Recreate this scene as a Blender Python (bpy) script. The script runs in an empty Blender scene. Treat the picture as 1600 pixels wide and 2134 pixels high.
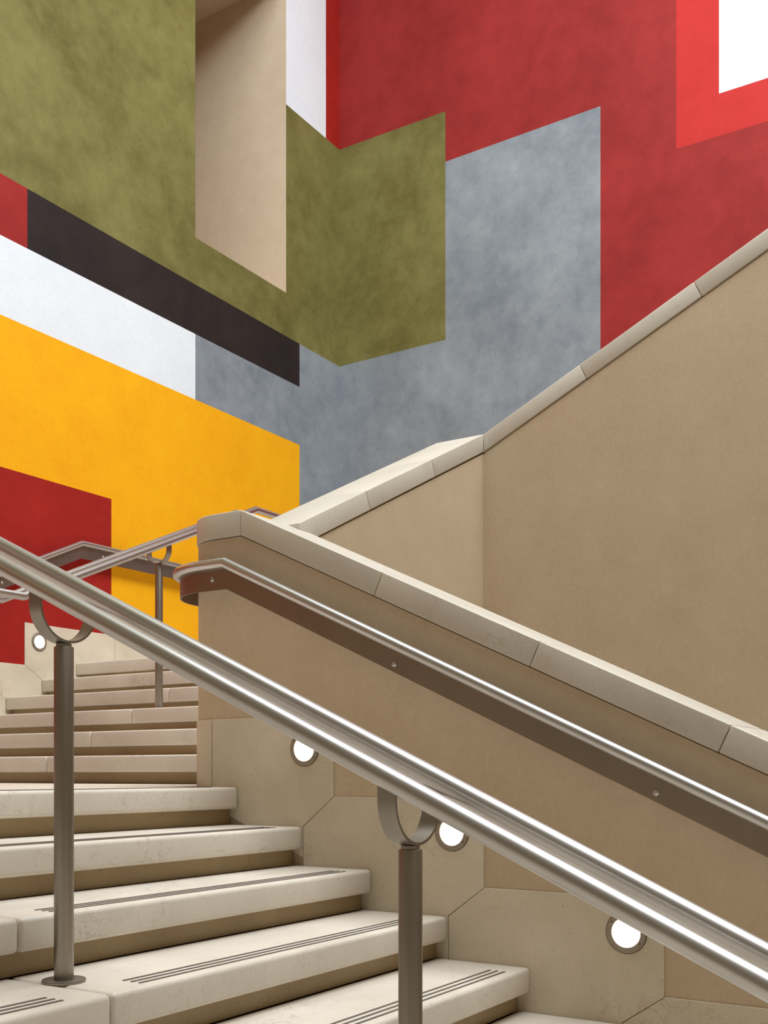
import bpy, bmesh, math, random
from mathutils import Vector

# ------------------------------------------------------------------ camera, world, lights, exposure
# world axes: x = along the far side wall (right and away), y = up the lower flight (left and away)
EYE = 1.555
F = 2245.0
CA, SA = 0.84513, 0.53456           # camera forward = (CA, SA)
U0, V0 = 800.0, 1612.0
C = bpy.context.scene.collection

cam_d = bpy.data.cameras.new('camera')
cam = bpy.data.objects.new('camera', cam_d); C.objects.link(cam)
cam.location = (0, 0, EYE)
cam.rotation_euler = (math.pi / 2, 0, -math.atan2(CA, SA))
cam_d.sensor_fit = 'HORIZONTAL'; cam_d.sensor_width = 36.0
cam_d.lens = 36.0 * F / 1600.0
cam_d.shift_y = (V0 - 1067.0) / 1600.0
cam_d.clip_start = 0.05; cam_d.clip_end = 100
bpy.context.scene.camera = cam

w = bpy.data.worlds.new('world'); bpy.context.scene.world = w
w.use_nodes = True
wb = w.node_tree.nodes['Background']
wb.inputs[0].default_value = (1.0, 0.79, 0.50, 1); wb.inputs[1].default_value = 0.20

def area(name, loc, target, sx, sy, power, col):
    l = bpy.data.lights.new(name, 'AREA'); l.shape = 'RECTANGLE'
    l.size = sx; l.size_y = sy; l.energy = power; l.color = col
    o = bpy.data.objects.new(name, l); C.objects.link(o); o.location = loc
    d = Vector(target) - Vector(loc)
    o.rotation_euler = d.to_track_quat('-Z', 'Y').to_euler()
    return o
area('skylight_lamp', (3.9, -0.5, 12.0), (4.1, -0.1, 0), 5.5, 5.5, 1680, (0.92, 0.97, 1.0))
area('landing_fill_lamp', (3.6, 4.3, 12.0), (3.6, 4.3, 0), 5.0, 2.6, 330, (0.92, 0.97, 1.0))  # fill lamp added over the landing to brighten the handrail highlights

vs = bpy.context.scene.view_settings
vs.view_transform = 'Standard'; vs.look = 'None'; vs.gamma = 1.0; vs.use_curve_mapping = False
vs.exposure = -0.08

# ------------------------------------------------------------------ helpers
def lin(c):
    return tuple(((v / 255) / 12.92 if v / 255 <= .04045 else ((v / 255 + .055) / 1.055) ** 2.4) for v in c)

def ray(u):
    x = (u - U0) / F
    return CA + SA * x, SA - CA * x          # (x, y) travelled per unit of depth
def on_y(u, v, y=6.43):                      # point of the wall y = const seen at u, v
    a, s = ray(u); D = y / s
    return a * D, EYE + (V0 - v) * D / F
def on_x(u, v, x=9.29):
    a, s = ray(u); D = x / a
    return s * D, EYE + (V0 - v) * D / F

def new_mat(name):
    m = bpy.data.materials.new(name); m.use_nodes = True
    nt = m.node_tree; b = nt.nodes['Principled BSDF']
    return m, nt, b
def coords(nt, scale=(1, 1, 1)):
    t = nt.nodes.new('ShaderNodeNewGeometry'); mp = nt.nodes.new('ShaderNodeMapping')
    mp.inputs['Scale'].default_value = scale
    nt.links.new(t.outputs['Position'], mp.inputs['Vector']); return mp.outputs[0]
def noise(nt, vec, scale, detail=4, rough=.55, dist=0):
    n = nt.nodes.new('ShaderNodeTexNoise'); n.inputs['Scale'].default_value = scale
    n.inputs['Detail'].default_value = detail; n.inputs['Roughness'].default_value = rough
    n.inputs['Distortion'].default_value = dist
    nt.links.new(vec, n.inputs['Vector']); return n.outputs['Fac']
def ramp(nt, fac, p0, c0, p1, c1):
    r = nt.nodes.new('ShaderNodeValToRGB')
    r.color_ramp.elements[0].position = p0; r.color_ramp.elements[0].color = (*c0, 1)
    r.color_ramp.elements[1].position = p1; r.color_ramp.elements[1].color = (*c1, 1)
    nt.links.new(fac, r.inputs[0]); return r.outputs[0]
def mix(nt, fac, a, b, mode='MIX'):
    m = nt.nodes.new('ShaderNodeMix'); m.data_type = 'RGBA'; m.blend_type = mode
    if isinstance(fac, float): m.inputs[0].default_value = fac
    else: nt.links.new(fac, m.inputs[0])
    for i, v in ((6, a), (7, b)):
        if isinstance(v, tuple): m.inputs[i].default_value = (*v, 1)
        else: nt.links.new(v, m.inputs[i])
    return m.outputs[2]
def bump(nt, b, h, strength, dist=.002):
    n = nt.nodes.new('ShaderNodeBump'); n.inputs['Strength'].default_value = strength
    n.inputs['Distance'].default_value = dist
    nt.links.new(h, n.inputs['Height']); nt.links.new(n.outputs[0], b.inputs['Normal'])

def paint(name, c0, c1, rough=.75, mott=1.0):
    """hand rubbed wall colour: cloudy patches between two tones of the pigment"""
    m, nt, b = new_mat(name); v = coords(nt)
    a, d = lin(c0), lin(c1)
    big = ramp(nt, noise(nt, v, 1.2 * mott, 5, .6, .15), .3, a, .7, d)
    mean = tuple((p + q) / 2 for p, q in zip(a, d))
    sm = ramp(nt, noise(nt, v, 5.5 * mott, 6, .68, .2), .3, a, .7, d)
    col = mix(nt, .45, big, sm)
    fine = ramp(nt, noise(nt, v, 60, 3), .2, (.93,) * 3, .8, (1.06,) * 3)
    col = mix(nt, 1.0, col, fine, 'MULTIPLY')
    nt.links.new(col, b.inputs['Base Color'])
    b.inputs['Roughness'].default_value = rough; b.inputs['Specular IOR Level'].default_value = .25
    bump(nt, b, noise(nt, v, 90, 4), .12)
    return m
def stone(name, c0, c1, vein, rough=.45):
    m, nt, b = new_mat(name); v = coords(nt)
    base = ramp(nt, noise(nt, v, 2.2, 6, .6, .6), .3, lin(c0), .7, lin(c1))
    # thin irregular veins and small dark pits
    n = noise(nt, v, 7, 7, .62, 1.6)
    s = nt.nodes.new('ShaderNodeMath'); s.operation = 'SUBTRACT'; s.inputs[1].default_value = .5; nt.links.new(n, s.inputs[0])
    ab = nt.nodes.new('ShaderNodeMath'); ab.operation = 'ABSOLUTE'; nt.links.new(s.outputs[0], ab.inputs[0])
    vn = ramp(nt, ab.outputs[0], .0, (1, 1, 1), .014, (0, 0, 0))
    gate = ramp(nt, noise(nt, v, 3.1, 3), .5, (0, 0, 0), .66, (.55, .55, .55))
    vm = mix(nt, 1.0, vn, gate, 'MULTIPLY')
    col = mix(nt, vm, base, lin(vein))
    vo = nt.nodes.new('ShaderNodeTexVoronoi'); vo.inputs['Scale'].default_value = 26; nt.links.new(v, vo.inputs['Vector'])
    pit = ramp(nt, vo.outputs['Distance'], .03, (1, 1, 1), .075, (0, 0, 0))
    pg = mix(nt, 1.0, pit, ramp(nt, noise(nt, v, 9, 2), .52, (0, 0, 0), .58, (.9, .9, .9)), 'MULTIPLY')
    col = mix(nt, pg, col, lin(tuple(int(q * .5) for q in vein)))
    sp = ramp(nt, noise(nt, v, 120, 3), .25, (.95,) * 3, .75, (1.04,) * 3)
    col = mix(nt, 1.0, col, sp, 'MULTIPLY')
    nt.links.new(col, b.inputs['Base Color'])
    b.inputs['Roughness'].default_value = rough; b.inputs['Specular IOR Level'].default_value = .4
    bump(nt, b, noise(nt, v, 35, 5), .08)
    return m
def metal(name, c, rough, aniso=0.0, spec=1.0):
    m, nt, b = new_mat(name); v = coords(nt)
    col = ramp(nt, noise(nt, v, 5, 4), .3, lin(c), .7, lin(tuple(min(255, q + 10) for q in c)))
    nt.links.new(col, b.inputs['Base Color'])
    b.inputs['Metallic'].default_value = spec; b.inputs['Roughness'].default_value = rough
    return m

M = {}
M['olive'] = paint('olive_paint', (88, 80, 32), (132, 126, 74))
M['black'] = paint('black_paint', (30, 20, 19), (50, 38, 36))
M['white'] = paint('white_paint', (220, 225, 232), (232, 236, 240))
M['crimson'] = paint('crimson_paint', (126, 28, 26), (160, 44, 42))
M['red'] = paint('deep_red_paint', (142, 20, 14), (170, 34, 24))
M['scarlet'] = paint('scarlet_paint', (176, 36, 34), (192, 48, 44))
M['yellow'] = paint('yellow_paint', (238, 160, 0), (248, 180, 4))
M['grey'] = paint('blue_grey_paint', (108, 115, 124), (152, 158, 164))
M['beige'] = paint('beige_plaster', (200, 180, 154), (214, 196, 172))
M['plaster'] = paint('parapet_plaster', (194, 173, 145), (208, 189, 162), .7)
M['stone'] = stone('pale_limestone', (202, 192, 178), (220, 211, 198), (112, 90, 66))
M['riser'] = stone('riser_limestone_shaded', (150, 126, 90), (168, 146, 108), (110, 84, 56))  # same limestone as the treads, with the shade under the nosings put into its colour
M['skirt'] = stone('skirting_limestone', (204, 192, 168), (224, 212, 192), (160, 134, 100), .55)
M['cope'] = stone('coping_limestone', (200, 192, 178), (212, 205, 192), (170, 150, 124), .35)
M['joint'] = paint('joint_mortar', (112, 92, 70), (132, 112, 88))
M['steel'] = metal('brushed_steel', (190, 187, 184), .37)
M['dsteel'] = metal('dull_steel', (150, 142, 132), .42)
M['bezel'] = metal('satin_bezel_metal', (150, 140, 124), .5, 0, .5)
M['plate'] = metal('bronzed_steel_plate', (140, 126, 110), .45)
M['strip'] = metal('dark_grip_metal', (96, 88, 80), .6, 0, .3)
M['floor'] = stone('floor_limestone', (200, 188, 170), (214, 203, 188), (150, 128, 104))
lm, nt, b = new_mat('lamp_lens')
b.inputs['Base Color'].default_value = (1, 1, 1, 1)
b.inputs['Emission Color'].default_value = (1, .95, .86, 1); b.inputs['Emission Strength'].default_value = 7.0
M['lens'] = lm

def obj(name, bm, mats, parent=None, smooth=False):
    bmesh.ops.recalc_face_normals(bm, faces=bm.faces)
    me = bpy.data.meshes.new(name); bm.to_mesh(me); bm.free()
    for m in (mats if isinstance(mats, list) else [mats]): me.materials.append(M[m])
    if smooth:
        for p in me.polygons: p.use_smooth = True
    o = bpy.data.objects.new(name, me); C.objects.link(o)
    if parent is not None:
        o.parent = parent
        o.matrix_parent_inverse.identity()
        o.location = -Vector(parent.location) if parent.parent is None else (0, 0, 0)
    return o
def thing(name, label, cat, loc=(0, 0, 0), group=None):
    o = bpy.data.objects.new(name, None); C.objects.link(o); o.location = loc
    o.empty_display_size = .1
    o['label'] = label; o['category'] = cat
    if group: o['group'] = group
    return o
def struct(name, bm, mats, label=None):
    o = obj(name, bm, mats); o['kind'] = 'structure'
    if label: o['label'] = label
    return o

def prism(bm, poly, axis, lo, hi):
    """poly in the two remaining axes (in x,y,z order), extruded along axis"""
    def P(p, t):
        q = list(p); q.insert(axis, t); return q
    a = [bm.verts.new(P(p, lo)) for p in poly]; b_ = [bm.verts.new(P(p, hi)) for p in poly]
    bm.faces.new(a); bm.faces.new(b_[::-1])
    n = len(poly)
    for i in range(n): bm.faces.new((a[i], b_[i], b_[(i + 1) % n], a[(i + 1) % n]))
def box(bm, x0, x1, y0, y1, z0, z1):
    prism(bm, [(x0, y0), (x1, y0), (x1, y1), (x0, y1)], 2, z0, z1)
def bevel(bm, r, seg=3):
    bmesh.ops.recalc_face_normals(bm, faces=bm.faces)
    es = [e for e in bm.edges if len(e.link_faces) == 2 and e.calc_face_angle(0) > .3]
    bmesh.ops.bevel(bm, geom=es, offset=r, segments=seg, profile=.5, affect='EDGES', clamp_overlap=True)
def smooth_by_angle(o):
    for p in o.data.polygons: p.use_smooth = True
    try:
        o.data.set_sharp_from_angle(angle=math.radians(35))
    except Exception: pass
    return o

def sweep(bm, path, section, up=Vector((0, 0, 1)), cap=True, closed_section=True):
    """sweep a 2-D section (side, up) along the path with mitred corners"""
    pts = [Vector(p) for p in path]; rings = []
    n = len(pts)
    for i, p in enumerate(pts):
        d0 = (pts[i] - pts[i - 1]).normalized() if i > 0 else None
        d1 = (pts[i + 1] - pts[i]).normalized() if i < n - 1 else None
        d = d0 if d0 is not None else d1
        if d0 is not None and d1 is not None: t = (d0 + d1).normalized()
        else: t = d
        side = Vector((d.x, d.y, 0)).cross(up)
        side = side.normalized()
        upv = side.cross(d).normalized()
        ring = []
        for a, b_ in section:
            q = p + side * a + upv * b_
            # slide along d onto the mitre plane (p, t)
            k = (p - q).dot(t) / d.dot(t)
            ring.append(bm.verts.new(q + d * k))
        rings.append(ring)
    m = len(section)
    for r0, r1 in zip(rings, rings[1:]):
        for j in range(m): bm.faces.new((r0[j], r0[(j + 1) % m], r1[(j + 1) % m], r1[j]))
    if cap: bm.faces.new(rings[0][::-1]); bm.faces.new(rings[-1])
def circ(r, n=32): return [(r * math.cos(2 * math.pi * k / n), r * math.sin(2 * math.pi * k / n)) for k in range(n)]
def vcyl(bm, x, y, z0, z1, r, n=40):
    prism(bm, [(x + r * math.cos(2 * math.pi * k / n), y + r * math.sin(2 * math.pi * k / n)) for k in range(n)], 2, z0, z1)

E_ = EYE
GOING, RISE = .32, .1505
SX = 3.354                        # plane of the near parapet's face
WY = 6.43                         # plane of the left painted wall
WX = 9.29                         # plane of the right painted wall
LAND = E_ - .055                  # landing level

# ------------------------------------------------------------------ painted walls
def wall_mesh(plane, strips, mats, ends):
    """strips: (u0, u1, [(v at u0, v at u1, colour below that line), ...]); heights come from the lines' own slopes"""
    bm = bmesh.new()
    fn = on_y if plane == 'y' else on_x
    def q(h, z): return (h, WY, z) if plane == 'y' else (WX, h, z)
    for h0, h1, bands in strips:
        for (zt0, zt1, c), (zb0, zb1, _) in zip(bands, bands[1:]):
            f = bm.faces.new([bm.verts.new(q(h0, zb0)), bm.verts.new(q(h1, zb1)), bm.verts.new(q(h1, zt1)), bm.verts.new(q(h0, zt0))])
            f.material_index = mats.index(c)
    return bm
TOP = E_ + 9.6; BOT = 0.0
def LY(u, *pts):   # height of a horizontal paint line on the left wall, line through two photo points
    (ua, va), (ub, vb) = pts
    xa, za = on_y(ua, va); xb, zb = on_y(ub, vb); x, _ = on_y(u, 0)
    return za + (zb - za) * (x - xa) / (xb - xa)
def LX(u, *pts):
    (ua, va), (ub, vb) = pts
    xa, za = on_x(ua, va); xb, zb = on_x(ub, vb); x, _ = on_x(u, 0)
    return za + (zb - za) * (x - xa) / (xb - xa)
uo = on_y
a_top = ((347, 0), (407, 47)); a_ol = ((57, 393), (623, 716)); a_olb = ((0, 359), (57, 393)); a_barb = ((57, 518), (623, 806))
a_rb = ((0, 608), (57, 633)); a_yel = ((0, 655), (623, 927)); a_dr = ((0, 972), (232, 1040)); a_up = ((596, 217), (707, 312))
a_sill = ((407, 495), (596, 610)); a_olr = ((623, 716), (707, 764))
XL = -1.6
def xs(u): return on_y(u, 0)[0]
def band(u0, u1, items, x0=None):
    """items: list of (line or fixed height, colour below)"""
    h0 = xs(u0) if x0 is None else x0; h1 = xs(u1)
    out = []
    for it, c in items:
        if isinstance(it, (int, float)): out.append((it, it, c))
        else: out.append((LY(u0, *it), LY(u1, *it), c))
    return (h0, h1, out)
def flat(u0, u1, items, x0, x1):
    out = []
    for it, c in items:
        z = it if isinstance(it, (int, float)) else LY((u0 + u1) / 2, *it)
        out.append((z, z, c))
    return (x0, x1, out)
OPT = E_ + 7.77      # head of the opening
left = [
    flat(0, 20, [(TOP, 'olive'), (a_ol, 'red2'), (a_barb, 'white'), (a_yel, 'yellow'), (a_dr, 'red'), (BOT, '')], XL, xs(0) - 0),
    band(0, 57, [(TOP, 'olive'), (a_ol, 'red2'), (a_barb, 'white'), (a_yel, 'yellow'), (a_dr, 'red'), (BOT, '')]),
    band(57, 232, [(TOP, 'olive'), (a_ol, 'black'), (a_barb, 'white'), (a_yel, 'yellow'), (a_dr, 'red'), (BOT, '')]),
    band(232, 407, [(TOP, 'olive'), (a_ol, 'black'), (a_barb, 'white'), (a_yel, 'yellow'), (BOT, '')]),
    band(407, 596, [(a_sill, 'olive'), (a_ol, 'black'), (a_barb, 'grey'), (a_yel, 'yellow'), (BOT, '')]),
    band(407, 596, [(TOP, 'olive'), (OPT, '')]),
    band(596, 622, [(TOP, 'white'), (a_up, 'olive'), (a_ol, 'black'), (a_barb, 'grey'), (a_yel, 'yellow'), (BOT, '')]),
    band(622, 624, [(TOP, 'white'), (a_up, 'olive'), (a_ol, 'black'), (a_barb, 'grey'), (a_yel, 'yellow'), (BOT, '')]),
    band(624, 679, [(TOP, 'white'), (a_up, 'olive'), (a_olr, 'grey'), (BOT, '')]),
]
h0 = xs(679); lastb = [(TOP, TOP, 'red')]
last = band(679, 707, [(TOP, 'red'), (a_up, 'olive'), (a_olr, 'grey'), (BOT, '')])
last = (last[0], WX, last[2]); left.append(last)
# the first strip keeps its heights constant; match the heights of the second at their shared edge
z_at0 = left[1][2]
left[0] = (XL, xs(0), [(a, a, c) for (a, b_, c) in z_at0])
M['red2'] = paint('upper_red_paint', (138, 26, 23), (162, 44, 38))
cols = ['black', 'olive', 'red2', 'white', 'yellow', 'red', 'grey']
struct('wall_left', wall_mesh('y', left, cols, None), cols, 'left painted wall of olive, black, white, yellow, red and grey blocks')

b_ol = ((707, 312), (928, 232)); b_olb = ((707, 764), (928, 708)); b_gr = ((928, 337), (1251, 221))
b_sc = ((1410, 310), (1600, 252)); b_wh = ((1498, 195), (1600, 162))
def ys(u): return on_x(u, 0)[0]
def bandx(u0, u1, items):
    out = []
    for it, c in items:
        if isinstance(it, (int, float)): out.append((it, it, c))
        else: out.append((LX(u0, *it), LX(u1, *it), c))
    return (ys(u0), ys(u1), out)
right = [
    bandx(707, 928, [(TOP, 'crimson'), (b_ol, 'olive'), (b_olb, 'grey'), (BOT, '')]),
    bandx(928, 1251, [(TOP, 'crimson'), (b_gr, 'grey'), (BOT, '')]),
    bandx(1251, 1409, [(TOP, 'crimson'), (BOT, '')]),
    bandx(1409, 1498, [(TOP, 'scarlet'), (b_sc, 'crimson'), (BOT, '')]),
    bandx(1498, 1598, [(TOP, 'white'), (b_wh, 'scarlet'), (b_sc, 'crimson'), (BOT, '')]),
    bandx(1598, 1900, [(TOP, 'white'), (b_wh, 'scarlet'), (b_sc, 'crimson'), (BOT, '')]),
]
right[0] = (WY, right[0][1], right[0][2])
colr = ['crimson', 'olive', 'grey', 'scarlet', 'white']
struct('wall_right', wall_mesh('x', right, colr, None), colr, 'right painted wall of crimson, olive, grey, scarlet and white blocks')

# deep opening high in the left wall
x0, zs = on_y(407, 495); x1, zs2 = on_y(596, 610); zsill = (zs + zs2) / 2
bm = bmesh.new()
DPT = 1.9
def quad(bm, *p): bm.faces.new([bm.verts.new(q) for q in p])
quad(bm, (x1, WY, zs2), (x1, WY + DPT, zs2), (x1, WY + DPT, OPT), (x1, WY, OPT))
quad(bm, (x0, WY, zs), (x0, WY + DPT, zs), (x0, WY + DPT, OPT), (x0, WY, OPT))
quad(bm, (x0, WY, zs), (x1, WY, zs2), (x1, WY + DPT, zs2), (x0, WY + DPT, zs))
quad(bm, (x0, WY, OPT), (x1, WY, OPT), (x1, WY + DPT, OPT), (x0, WY + DPT, OPT))
quad(bm, (x0, WY + DPT, zs), (x1, WY + DPT, zs), (x1, WY + DPT, OPT), (x0, WY + DPT, OPT))
struct('window_1', bm, 'beige', 'deep beige lined opening high in the left painted wall')

# floor
bm = bmesh.new(); box(bm, -2.2, WX, -3.2, WY, -.12, -.001)
struct('floor', bm, 'floor')

# ------------------------------------------------------------------ lower flight
def slab_rounded(x0, x1, y0, y1, z0, z1, r=.014):
    bm = bmesh.new(); box(bm, x0, x1, y0, y1, z0, z1); bevel(bm, r, 4); return bm
JX = 1.76
X0F = -1.55
names_low = {
    0: 'topmost pale stone step of the lower flight, its nosing edging the landing',
    1: 'pale stone step of the lower flight, second from the landing edge',
    2: 'pale stone step of the lower flight, just above the step carrying the left post',
    3: 'pale stone step carrying the left round post base plate in the foreground',
    4: 'pale stone step just below the one carrying the left post',
    5: 'pale stone step at bottom right, lowest in the photo'}
TH = .087
GAP = .0015
def strips(parent, x0, x1, y0, ztop):
    for d in (.038, .065, .092):
        bm = bmesh.new()
        box(bm, x0, x1, y0 + d - .0045, y0 + d + .0045, ztop - .004, ztop + .0022)
        bevel(bm, .0015, 2)
        obj('grip_strip', bm, 'strip', parent)
N_LOW = 10
for k in range(N_LOW):
    yn = 2.812 - GOING * k; zt = LAND - RISE * k
    zt = max(zt, 0.04) if k == N_LOW - 1 else zt
    t = thing('stair_step', names_low.get(k, 'pale stone step of the lower flight below the picture'), 'stair step', (JX, yn, zt),
              'limestone steps of the lower flight')
    back = yn + GOING + .046 if k else yn + .5
    o = smooth_by_angle(obj('tread_slab', slab_rounded(JX + GAP, SX - .004, yn, back - .001, zt - TH, zt), 'stone', t))
    o = smooth_by_angle(obj('tread_slab', slab_rounded(.17, JX - GAP, yn, back - .001, zt - TH, zt), 'stone', t))
    o = smooth_by_angle(obj('tread_slab', slab_rounded(X0F, .167, yn, back - .001, zt - TH, zt), 'stone', t))
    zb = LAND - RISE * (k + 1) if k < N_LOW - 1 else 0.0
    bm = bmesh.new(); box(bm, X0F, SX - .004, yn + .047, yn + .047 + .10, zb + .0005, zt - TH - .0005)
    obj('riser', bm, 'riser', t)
    strips(t, JX + .123, SX - .125, yn, zt)
    strips(t, .29, JX - .112, yn, zt)
# solid core under the flight so nothing shows through
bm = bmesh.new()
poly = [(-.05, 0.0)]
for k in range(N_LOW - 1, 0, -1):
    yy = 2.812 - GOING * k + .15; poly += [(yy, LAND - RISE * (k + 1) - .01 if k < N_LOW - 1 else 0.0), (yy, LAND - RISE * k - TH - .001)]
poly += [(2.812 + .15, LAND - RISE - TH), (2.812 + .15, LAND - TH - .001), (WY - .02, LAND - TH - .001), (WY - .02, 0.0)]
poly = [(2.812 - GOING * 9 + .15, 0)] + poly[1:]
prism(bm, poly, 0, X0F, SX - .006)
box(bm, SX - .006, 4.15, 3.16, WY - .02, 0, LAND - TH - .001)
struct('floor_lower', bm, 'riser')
# landing paving
yl = 2.812 + .5
t = thing('landing_paving', 'pale stone landing floor between the lower and upper flights', 'landing', (1, 4.8, LAND))
def slab(name, x0, x1, y0, y1, z0, z1, mat, parent, r=.002):
    bm = bmesh.new(); box(bm, x0, x1, y0, y1, z0, z1); bevel(bm, r, 2); return obj(name, bm, mat, parent)
for (xa, xb) in ((X0F, .168), (.171, 1.758), (1.762, SX - .006)):
    for (ya, yb) in ((yl, 4.0), (4.003, 5.2), (5.203, WY - .012)):
        slab('paving_slab', xa, xb, ya, yb, LAND - TH, LAND, 'stone', t)
for (ya, yb) in ((3.24, 4.0), (4.003, 5.2), (5.203, WY - .012)):
    slab('paving_slab', SX - .004, 4.13, ya, yb, LAND - TH, LAND, 'stone', t)

# ------------------------------------------------------------------ upper flight
names_up = {
    0: 'bottom step of the upper flight, rising straight off the landing behind the left post',
    1: 'pale step of the upper flight, second up from the landing',
    2: 'pale step of the upper flight carrying the slim post on the yellow wall side',
    3: 'pale step of the upper flight, just above the slim post foot',
    4: 'pale upper flight step whose left end meets the skirting joint under the wall light',
    5: 'topmost step of the upper flight, edging the upper landing'}
UY0, UY1, UJ = 3.16, WY - .012, 4.838
LAND2 = LAND + RISE * 6
for k in range(6):
    xn = 4.10 + .325 * k; zt = LAND + .002 + .15 * (k + 1)
    t = thing('stair_step', names_up[k], 'stair step', (xn, UJ, zt), 'limestone steps of the upper flight')
    bk = xn + .325 + .045 if k < 5 else xn + .5
    for (ya, yb) in ((UY0, UJ - GAP), (UJ + GAP, UY1)):
        smooth_by_angle(obj('tread_slab', slab_rounded(xn, bk, ya, yb, zt - .09, zt, .010), 'stone', t))
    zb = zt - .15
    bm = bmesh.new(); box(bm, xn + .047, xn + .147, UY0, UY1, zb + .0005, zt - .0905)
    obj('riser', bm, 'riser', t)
    for ya, yb in ((UY0 + .12, UJ - .12), (UJ + .12, UY1 - .12)):
        for d in (.038, .065, .092):
            bm = bmesh.new(); box(bm, xn + d - .0045, xn + d + .0045, ya, yb, zt - .004, zt + .002)
            obj('grip_strip', bm, 'strip', t)
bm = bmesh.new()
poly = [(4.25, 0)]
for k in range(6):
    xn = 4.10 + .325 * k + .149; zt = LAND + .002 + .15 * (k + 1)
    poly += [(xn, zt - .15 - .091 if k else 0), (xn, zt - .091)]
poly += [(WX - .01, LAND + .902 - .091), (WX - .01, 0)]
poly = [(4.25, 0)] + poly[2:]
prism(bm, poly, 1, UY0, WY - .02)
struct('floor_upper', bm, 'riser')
t = thing('landing_paving', 'pale stone upper landing floor above the upper flight, behind the parapet', 'landing', (7.5, 4.8, LAND + .902))
for xa, xb in ((4.10 + .325 * 5 + .502, 7.6), (7.603, WX - .012)):
    for ya, yb in ((UY0, 4.836), (4.839, WY - .012)):
        slab('paving_slab', xa, xb, ya, yb, LAND + .902 - .09, LAND + .902, 'stone', t)

# skirting on the left wall: stepped panels following the upper flight
def panel(parent, poly, axis, lo, hi, mat='skirt', name='skirting_panel', r=.0018):
    bm = bmesh.new(); prism(bm, poly, axis, lo, hi); bevel(bm, r, 2); return obj(name, bm, mat, parent)
t = thing('stone_skirting', 'stepped pale stone skirting below the red and yellow left wall', 'skirting', (5.3, WY, LAND))
g = .0015
xr = [5.246 - .65 * i for i in range(4)]; zt_ = [E_ + 1.104 - .31 * i for i in range(5)]
nos = [(5.40 - .65 * i, E_ + .697 - .30 * i) for i in range(4)]
xj = 5.25 + .88
panel(t, [(xr[0] + g, zt_[0]), (xj - g, zt_[0]), (xj - g, E_ + .70), (nos[0][0] + g, nos[0][1] - .3), (nos[0][0] + g, nos[0][1]), (xr[0] + g, zt_[1])], 1, WY - .010, WY - .0005)
panel(t, [(xj + g, E_ + .70), (xj + g, zt_[0]), (7.5, zt_[0]), (7.5, E_ + .70)], 1, WY - .010, WY - .0005)
panel(t, [(7.503, E_ + .70), (7.503, zt_[0]), (WX - .012, zt_[0]), (WX - .012, E_ + .70)], 1, WY - .010, WY - .0005)
for i in range(1, 3):
    panel(t, [(xr[i] + g, zt_[i]), (xr[i - 1] - g, zt_[i]), (nos[i - 1][0] - g, nos[i - 1][1] - .0), (nos[i - 1][0] - g, nos[i - 1][1] - .3),
              (nos[i][0] + g, nos[i][1] - .3), (nos[i][0] + g, nos[i][1]), (xr[i] + g, zt_[i + 1])], 1, WY - .010, WY - .0005)
panel(t, [(-1.5, E_ + .22), (xr[2] - g, E_ + .484), (nos[2][0] - g, E_ - .05), (-1.5, E_ - .05)][0:0] or
      [(-1.5, LAND + .001), (-1.5, E_ + .25), (3.6, E_ + .25), (xr[2] - .05, zt_[3]), (xr[2] - g, zt_[3]), (nos[2][0] - g, nos[2][1]), (nos[2][0] - g, LAND + .001)], 1, WY - .010, WY - .0005)

# ------------------------------------------------------------------ near parapet (right of the lower flight)
T = .40; XB = SX + T; SC = 2.949; R = .20
def ctop(y): return E_ + min(1.0615, .098 + .47 * (y - .756))
CT = .102
BF = SX + .006     # body face
par = thing('stair_parapet', 'near plastered stair parapet with sloping stone coping and a rounded end', 'parapet wall', (SX + .2, 2.8, 0))
YE = -1.6
bm = bmesh.new()
prism(bm, [(YE, 0), (YE, max(.02, ctop(YE) - CT - .004)), (2.806, ctop(2.806) - CT - .004), (SC, ctop(SC) - CT - .004), (SC, 0)], 0, BF, XB - .006)
def outline(off, y_start):
    r = R - off; cx = SX + R; pts = [(SX + off, y_start)]
    for i in range(17):
        a = math.pi - i * (math.pi / 2) / 16
        pts.append((cx + r * math.cos(a), SC + r * math.sin(a)))
    pts += [(3.70, SC + r), (3.86, 3.043 - off), (3.86, y_start) if off == 0 else (3.754, y_start)]
    return pts
prism(bm, outline(.006, SC), 2, 0, ctop(3) - CT - .004)
bmesh.ops.remove_doubles(bm, verts=bm.verts, dist=.0001)
o = smooth_by_angle(obj('wall_body', bm, 'plaster', par))
# recessed joint below the coping
bm = bmesh.new()
prism(bm, [(YE, ctop(YE) - CT - .006), (YE, ctop(YE) - CT + .004), (2.806, ctop(2.806) - CT + .004), (SC, ctop(SC) - CT + .004), (SC, ctop(SC) - CT - .006), (2.806, ctop(2.806) - CT - .006)], 0, BF + .004, XB - .01)
obj('shadow_joint', bm, 'joint', par)
# coping stones
def cope_slope(yb, ya):      # stones between two square cut joints on the slope
    bm = bmesh.new(); sl = .47; n = CT * sl / (1 + sl * sl) * 1.0
    def P(y, bottom):        # joint square to the slope
        if not bottom: return (y, ctop(y))
        y2 = y + n; return (y2, ctop(y) + sl * n - CT)
    poly = [P(ya + .0012, True), P(yb - .0012, True), P(yb - .0012, False), P(ya + .0012, False)]
    if yb >= 2.80: poly[1] = (2.806 - .0008, ctop(2.806) - CT); poly[2] = (2.806 - .0008, ctop(2.806))
    prism(bm, poly, 0, SX, XB); bevel(bm, .004, 3)
    return bm
js = [2.806, 2.128, 1.499, .865, .235, -.395, -1.02]
for yb, ya in zip(js, js[1:]):
    smooth_by_angle(obj('coping_stone', cope_slope(yb, ya), 'cope', par))
bm = bmesh.new()
ol = outline(0, 2.8068)
prism(bm, ol, 2, ctop(3) - CT, ctop(3)); bevel(bm, .004, 3)
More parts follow.
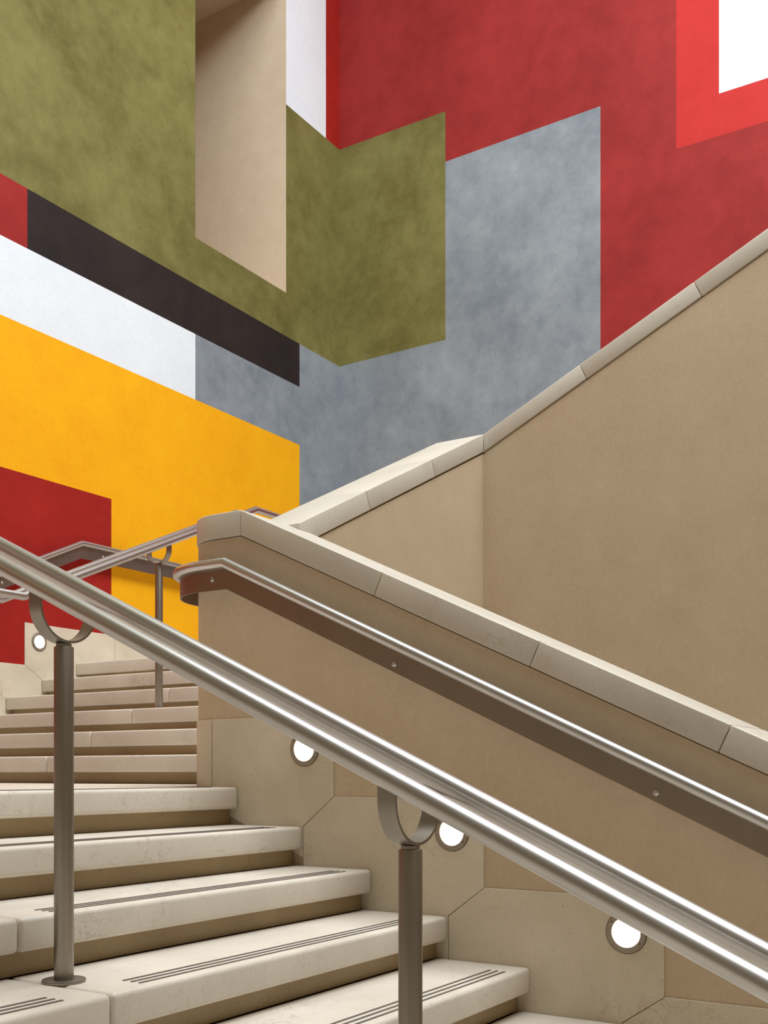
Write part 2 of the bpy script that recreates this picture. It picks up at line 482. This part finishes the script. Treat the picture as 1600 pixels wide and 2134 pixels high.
smooth_by_angle(obj('coping_stone', bm, 'cope', par))
# stone skirting panels, stepping down two risers at a time
XP0, XP1 = SX - .001, BF
ztops = [E_ + .222 - .31 * i for i in range(6)]
srs = [2.348 - .638 * i for i in range(6)]
ns = [(2.492 - .64 * i, E_ - .205 - .301 * i) for i in range(6)]
yA = 2.955
panel(par, [(yA - g, ztops[0]), (srs[0] + g, ztops[0]), (srs[0] + g, ztops[1]), (ns[0][0] + .001, ns[0][1] + .001), (ns[0][0] + .001, ns[0][1] - .12), (yA - g, LAND - .08)], 0, XP0, XP1)
for i in range(1, 5):
    panel(par, [(ns[i - 1][0] - g, ns[i - 1][1] - .001), (srs[i - 1] - g, ztops[i]), (srs[i] + g, ztops[i]), (srs[i] + g, ztops[i + 1]),
                (ns[i][0] + .001, ns[i][1] + .001), (ns[i][0] + .001, ns[i][1] - .2), (ns[i - 1][0] - g, ns[i - 1][1] - .2)], 0, XP0, XP1)
# curved skirting stone round the end
bm = bmesh.new()
def ring(r_, n=16): return [(SX + R + r_ * math.cos(math.pi - i * (math.pi / 2) / n), SC + r_ * math.sin(math.pi - i * (math.pi / 2) / n)) for i in range(n + 1)]
ro = [(SX - .001, yA + g)] + [p for p in ring(R + .001) if p[1] > yA + .003] + [(3.70, SC + R + .001)]
ri = [(BF, yA + g)] + [p for p in ring(R - .0055) if p[1] > yA + .003] + [(3.70, SC + R - .0055)]
prism(bm, ro + ri[::-1], 2, LAND + .001, ztops[0]); smooth_by_angle(obj('skirting_panel', bm, 'skirt', par))

# ------------------------------------------------------------------ far parapets round the stair well
def ctop2(x): return E_ + 1.041 + .486 * (x - 3.622)
CX = 5.373; Y2 = 2.743; T2 = .30; OV = .006; C2 = .100
def ctop3(y): return E_ + 1.892 + .48 * (2.743 - y)
p2 = thing('stair_parapet', 'middle plastered parapet with coping rising away from the near parapet to the inner corner', 'parapet wall', (4.5, Y2 + .15, 0))
bm = bmesh.new()
prism(bm, [(XB - .004, 0), (XB - .004, ctop2(XB) - C2 - .008), (CX + OV, ctop2(CX) - C2 - .008), (CX + OV, 0)], 1, Y2 + OV, Y2 + T2 - OV)
obj('wall_body', bm, 'plaster', p2)
bm = bmesh.new()
prism(bm, [(XB, ctop2(XB) - C2 - .014), (XB, ctop2(XB) - C2 + .004), (CX, ctop2(CX) - C2 + .004), (CX, ctop2(CX) - C2 - .014)], 1, Y2 + OV + .006, Y2 + T2 - OV - .006)
obj('shadow_joint', bm, 'joint', p2)
def cope2(xa, xb, end=None):
    bm = bmesh.new(); sl = .486; n = C2 * sl / (1 + sl * sl)
    pa_t = (xa, ctop2(xa)); pa_b = (xa + n, ctop2(xa + n) - C2)
    pb_t = (xb, ctop2(xb)); pb_b = (xb + n, ctop2(xb + n) - C2)
    if end: pb_b = (xb, ctop2(xb) - C2)
    if xa < 3.8: pa_b = (xa, ctop2(xa) - C2)
    prism(bm, [pa_t, pb_t, pb_b, pa_b], 1, Y2, Y2 + T2); bevel(bm, .004, 3); return bm
for xa, xb, e in ((3.664, 4.178, None), (4.180, 4.792, None), (4.794, CX - .0005, 1)):
    smooth_by_angle(obj('coping_stone', cope2(xa, xb, e), 'cope', p2))
p3 = thing('stair_parapet', 'large plastered parapet with coping climbing to the upper right edge', 'parapet wall', (CX + .15, 1.5, 0))
YB = -1.2
bm = bmesh.new()
prism(bm, [(YB, 0), (YB, ctop3(YB) - C2 - .008), (Y2 + OV, ctop3(Y2) - C2 - .008), (Y2 + T2 - OV, ctop3(Y2) - C2 - .008), (Y2 + T2 - OV, 0)], 0, CX + OV, CX + T2 - OV)
obj('wall_body', bm, 'plaster', p3)
bm = bmesh.new()
prism(bm, [(YB, ctop3(YB) - C2 - .014), (YB, ctop3(YB) - C2 + .004), (Y2, ctop3(Y2) - C2 + .004), (Y2, ctop3(Y2) - C2 - .014)], 0, CX + OV + .006, CX + T2 - OV - .006)
obj('shadow_joint', bm, 'joint', p3)
js3 = [Y2, 2.175, 1.569, .963, .357, -.249, -.855]
for yb, ya in zip(js3, js3[1:]):
    bm = bmesh.new(); sl = .48; n = C2 * sl / (1 + sl * sl)
    def P(y, bot):
        if not bot: return (y, ctop3(y))
        return (y - n, ctop3(y - n) - C2)
    poly = [P(ya + .001, False), P(yb - .001, False), P(yb - .001, True), P(ya + .001, True)]
    if yb == Y2: poly[1] = (Y2, ctop3(Y2)); poly[2] = (Y2, ctop3(Y2) - C2)
    prism(bm, poly, 0, CX, CX + T2); bevel(bm, .004, 3)
    smooth_by_angle(obj('coping_stone', bm, 'cope', p3))
bm = bmesh.new(); box(bm, CX, CX + T2, Y2 + .001, Y2 + T2, ctop3(Y2) - C2, ctop3(Y2)); bevel(bm, .004, 3)
smooth_by_angle(obj('coping_stone', bm, 'cope', p3))

# ------------------------------------------------------------------ handrails
TR = .0216
def tube(path, r, name, parent, mat='steel'):
    bm = bmesh.new(); sweep(bm, path, circ(r)); return smooth_by_angle(obj(name, bm, mat, parent))
def crail(y): return E_ - .506 + .4635 * y
def yoke(parent, px, py, zc, axis, slope, hd=.088, drop=.132, wid=.040, th=.006):
    """U strap holding both tubes; axis = direction across the rails (0 = x, 1 = y)"""
    bm = bmesh.new(); r = hd
    prof = [(-r, 0.0)] + [(-r * math.cos(a), -(drop - r) - r * math.sin(a)) for a in [math.pi * i / 28 for i in range(29)]] + [(r, 0.0)]
    vs_ = []
    for i, (a, z) in enumerate(prof):
        # normal pointing inwards to the U
        p0 = prof[max(i - 1, 0)]; p1 = prof[min(i + 1, len(prof) - 1)]
        dx, dz = p1[0] - p0[0], p1[1] - p0[1]; L = math.hypot(dx, dz); nx, nz = -dz / L, dx / L
        row = []
        for (o_, w_) in ((0, -wid / 2), (0, wid / 2), (th, wid / 2), (th, -wid / 2)):
            A, Z = a + nx * o_, z + nz * o_
            if abs(z) < 1e-6: Z = Z + slope * w_
            q = (px + A, py + w_, zc + Z) if axis == 0 else (px + w_, py + A, zc + Z)
            row.append(bm.verts.new(q))
        vs_.append(row)
    for r0, r1 in zip(vs_, vs_[1:]):
        for j in range(4): bm.faces.new((r0[j], r0[(j + 1) % 4], r1[(j + 1) % 4], r1[j]))
    bm.faces.new(vs_[0]); bm.faces.new(vs_[-1][::-1])
    return smooth_by_angle(obj('yoke', bm, 'dsteel', parent))
def post(parent, px, py, z0, ztop, zc, axis, slope):
    bm = bmesh.new(); vcyl(bm, px, py, z0 + .006, ztop, .0235); bevel(bm, .0012, 2)
    p = smooth_by_angle(obj('post', bm, 'dsteel', parent))
    p['label'] = 'dull steel post'
    def sub(name, bm, mat='dsteel'):
        o = obj(name, bm, mat); o.parent = p; smooth_by_angle(o); return o
    bm = bmesh.new(); vcyl(bm, px, py, z0 + .0003, z0 + .0075, .052, 48); bevel(bm, .0015, 2); fix(sub('base_plate', bm), p, parent)
    bm = bmesh.new(); vcyl(bm, px, py, ztop, zc - .1325, .0185); fix(sub('collar', bm), p, parent)
    y = yoke(parent, px, py, zc, axis, slope); y.parent = p; y.location = (0, 0, 0)
    return p
def fix(o, p, parent):
    # the post mesh already sits at minus its thing's location, so its children need no further offset
    o.location = (0, 0, 0)

RX = 1.797
t = thing('double_handrail', 'twin tube steel handrail on posts running diagonally down across the foreground', 'handrail', (RX, 2.06, E_ - .505))
KY = 3.18
for dx, in ((-.088,), (.088,)):
    tube([(RX + dx, -2.0, crail(-2.0)), (RX + dx, KY, crail(KY)), (RX + dx, 3.9, crail(KY))], TR, 'rail_tube', t)
for py, k in ((2.057, 3), (1.076, 6), (.096, 9), (3.04, 0)):
    zb = LAND - RISE * k
    if k == 9: continue
    kk = round((2.812 + GOING - py) / GOING - .5)
    zb = LAND - RISE * kk if kk > 0 else LAND
    zc = crail(py); post(t, RX, py, zb, zc - .140, zc, 0, .4635)

UYC = 4.75
def crail2(x): return E_ + .938 + .444 * (x - 3.80)
t = thing('double_handrail', 'twin tube steel handrail on a slim post above the upper steps, against yellow wall', 'handrail', (4.9, UYC, E_ + .397))
for dy in (-.088, .088):
    tube([(2.2, UYC + dy, crail2(3.80)), (3.80, UYC + dy, crail2(3.80)), (5.738, UYC + dy, crail2(5.738)), (8.2, UYC + dy, crail2(5.738))], TR, 'rail_tube', t)
post(t, 4.90, UYC, LAND + .002 + .45, crail2(4.9) - .140, crail2(4.9), 1, .436)
post(t, 3.2, UYC, LAND, crail2(3.8) - .140, crail2(3.8), 1, 0)
post(t, 7.6, UYC, LAND + .902, crail2(5.738) - .140, crail2(5.738), 1, 0)

def bolt(parent, loc, axis, sgn, r=.0105):
    bm = bmesh.new(); n = 20
    prof = [(r, 0), (r, .002), (r * .8, .0045), (r * .45, .0058), (r * .4, .004), (.0001, .004)]
    rings = []
    for rr, h in prof:
        ring_ = []
        for i in range(n):
            a = 2 * math.pi * i / n; p = [0, 0, 0]; o1, o2 = [q for q in (0, 1, 2) if q != axis]
            p[axis] = sgn * h; p[o1] = rr * math.cos(a); p[o2] = rr * math.sin(a)
            ring_.append(bm.verts.new(Vector(loc) + Vector(p)))
        rings.append(ring_)
    for r0, r1 in zip(rings, rings[1:]):
        for j in range(n): bm.faces.new((r0[j], r0[(j + 1) % n], r1[(j + 1) % n], r1[j]))
    bm.faces.new(rings[0][::-1]); bm.faces.new(rings[-1])
    # spacer rod to the wall
    p0 = list(loc); p1 = list(loc); o1, o2 = [q for q in (0, 1, 2) if q != axis]
    lo, hi = sorted((loc[axis] - sgn * .004, loc[axis] - sgn * .066))
    poly = [(loc[o1] + .007 * math.cos(2 * math.pi * i / 16), loc[o2] + .007 * math.sin(2 * math.pi * i / 16)) for i in range(16)]
    prism(bm, poly, axis, lo, hi)
    return smooth_by_angle(obj('bolt', bm, 'steel', parent))

# rail fixed to the near parapet, wrapping its rounded end
WR = SX - .08
ZK = E_ + .836
def wr(y): return ZK - .472 * (2.82 - y) if y < 2.82 else ZK
t = thing('wall_handrail', 'steel handrail with flat fixing plate along the near parapet, curling round its end', 'handrail', (WR, 2.8, ZK))
def wpath(off):
    P = [(SX - off, -2.0), (SX - off, 2.82)]
    P += [(SX + R + (R + off) * math.cos(math.pi - i * (math.pi / 2) / 24), SC + (R + off) * math.sin(math.pi - i * (math.pi / 2) / 24)) for i in range(25)]
    P += [(3.80, SC + R + off)]
    return P
tube([(x, y, wr(y)) for x, y in wpath(.08)], .0205, 'rail_tube', t)
def plate(bm, path, zf, h_top, h_bot, th):
    """vertical flat plate following a plan path; th = thickness to the right of travel"""
    rows = []
    n = len(path)
    for i, (x, y) in enumerate(path):
        a = Vector(path[max(i - 1, 0)]); b_ = Vector(path[min(i + 1, n - 1)]); d = (b_ - a).normalized()
        nrm = Vector((d.y, -d.x))
        z = zf(i)
        rows.append([bm.verts.new((x, y, z - h_top)), bm.verts.new((x, y, z - h_bot)),
                     bm.verts.new((x + nrm.x * th, y + nrm.y * th, z - h_bot)), bm.verts.new((x + nrm.x * th, y + nrm.y * th, z - h_top))])
    for r0, r1 in zip(rows, rows[1:]):
        for j in range(4): bm.faces.new((r0[j], r0[(j + 1) % 4], r1[(j + 1) % 4], r1[j]))
    bm.faces.new(rows[0]); bm.faces.new(rows[-1][::-1])
P = wpath(.070)
bm = bmesh.new(); plate(bm, P, lambda i: wr(P[i][1]) if i < 2 else ZK, .018, .102, .006)
o = smooth_by_angle(obj('fixing_plate', bm, 'plate', t)); o['label'] = 'flat brownish steel plate'
for y, dz in ((2.891, -.058), (2.033, -.072), (1.076, -.072), (.12, -.072)):
    bolt(t, (SX - .0702, y, wr(y) + dz), 0, -1)

# rail fixed to the left painted wall
t = thing('wall_handrail', 'steel handrail with fixing plate on the red and yellow left wall', 'handrail', (5.7, WY - .08, E_ + 1.76))
def wr2(x): return E_ + 1.76 - (.47 * (5.726 - x) if x < 5.726 else 0)
xk = 5.726 - 2.0
pts = [(2.5, wr2(xk)), (xk, wr2(xk)), (5.726, wr2(5.726)), (WX - .2, wr2(6))]
tube([(x, WY - .08, z) for x, z in pts], .0205, 'rail_tube', t)
bm = bmesh.new(); pp = [(x, WY - .070) for x, z in pts]
plate(bm, pp, lambda i: pts[i][1], .018, .115, -.006)
obj('fixing_plate', bm, 'dsteel', t)
for x in (5.95, 5.0, 6.9, 7.9): bolt(t, (x, WY - .0702, wr2(x) - .07), 1, -1)

# ------------------------------------------------------------------ round recessed wall lights
def lathe(bm, prof, loc, axis, sgn, n=56):
    rings = []; o1, o2 = [q for q in (0, 1, 2) if q != axis]
    for rr, h in prof:
        ring_ = []
        for i in range(n):
            a = 2 * math.pi * i / n; p = [0, 0, 0]
            p[axis] = sgn * h; p[o1] = rr * math.cos(a); p[o2] = rr * math.sin(a)
            ring_.append(bm.verts.new(Vector(loc) + Vector(p)))
        rings.append(ring_)
    for r0, r1 in zip(rings, rings[1:]):
        for j in range(n): bm.faces.new((r0[j], r0[(j + 1) % n], r1[(j + 1) % n], r1[j]))
    return rings
def wall_light(loc, axis, sgn, label, R_=.068):
    t = thing('recessed_wall_light', label, 'wall light', loc, 'round wall lights beside the stairs')
    bm = bmesh.new(); ri = R_ * .70
    lathe(bm, [(R_ - .002, .0004), (R_ - .002, .005), (R_ - .004, .0065), (ri + .002, .0065), (ri, .005), (ri, .001)], loc, axis, sgn)
    smooth_by_angle(obj('bezel', bm, 'bezel', t))
    bm = bmesh.new(); lathe(bm, [(R_ + .0012, .0002), (R_ + .0012, .0012), (R_ - .003, .0014)], loc, axis, sgn)
    obj('gasket', bm, 'joint', t)
    bm = bmesh.new(); rs = lathe(bm, [(ri, .0012), (ri * .96, .0038), (ri * .6, .0046), (ri * .2, .005)], loc, axis, sgn)
    bm.faces.new(rs[-1]); smooth_by_angle(obj('lens', bm, 'lens', t))
    o1, o2 = [q for q in (0, 1, 2) if q != axis]
    for a in (math.radians(35), math.radians(215)):
        p = list(loc); p[o1] += (R_ * .84) * math.cos(a); p[o2] += (R_ * .84) * math.sin(a); p[axis] += sgn * .0064
        bm = bmesh.new(); rs = lathe(bm, [(.0035, 0), (.003, .001)], p, axis, sgn, 12); bm.faces.new(rs[-1])
        obj('screw', bm, 'strip', t)
wall_light((XP0, 2.484, E_ + .095), 0, -1, 'round steel wall light nearest the parapet\'s rounded end, half behind the rail')
wall_light((XP0, 1.836, E_ - .2074), 0, -1, 'round steel wall light beside the right post yoke, cut by the rail')
wall_light((XP0, 1.1966, E_ - .513), 0, -1, 'largest round steel wall light, at lower right under the foreground rail')
wall_light((5.376, WY - .0105, E_ + .974), 1, -1, 'round wall light in white skirting beside the red left wall')
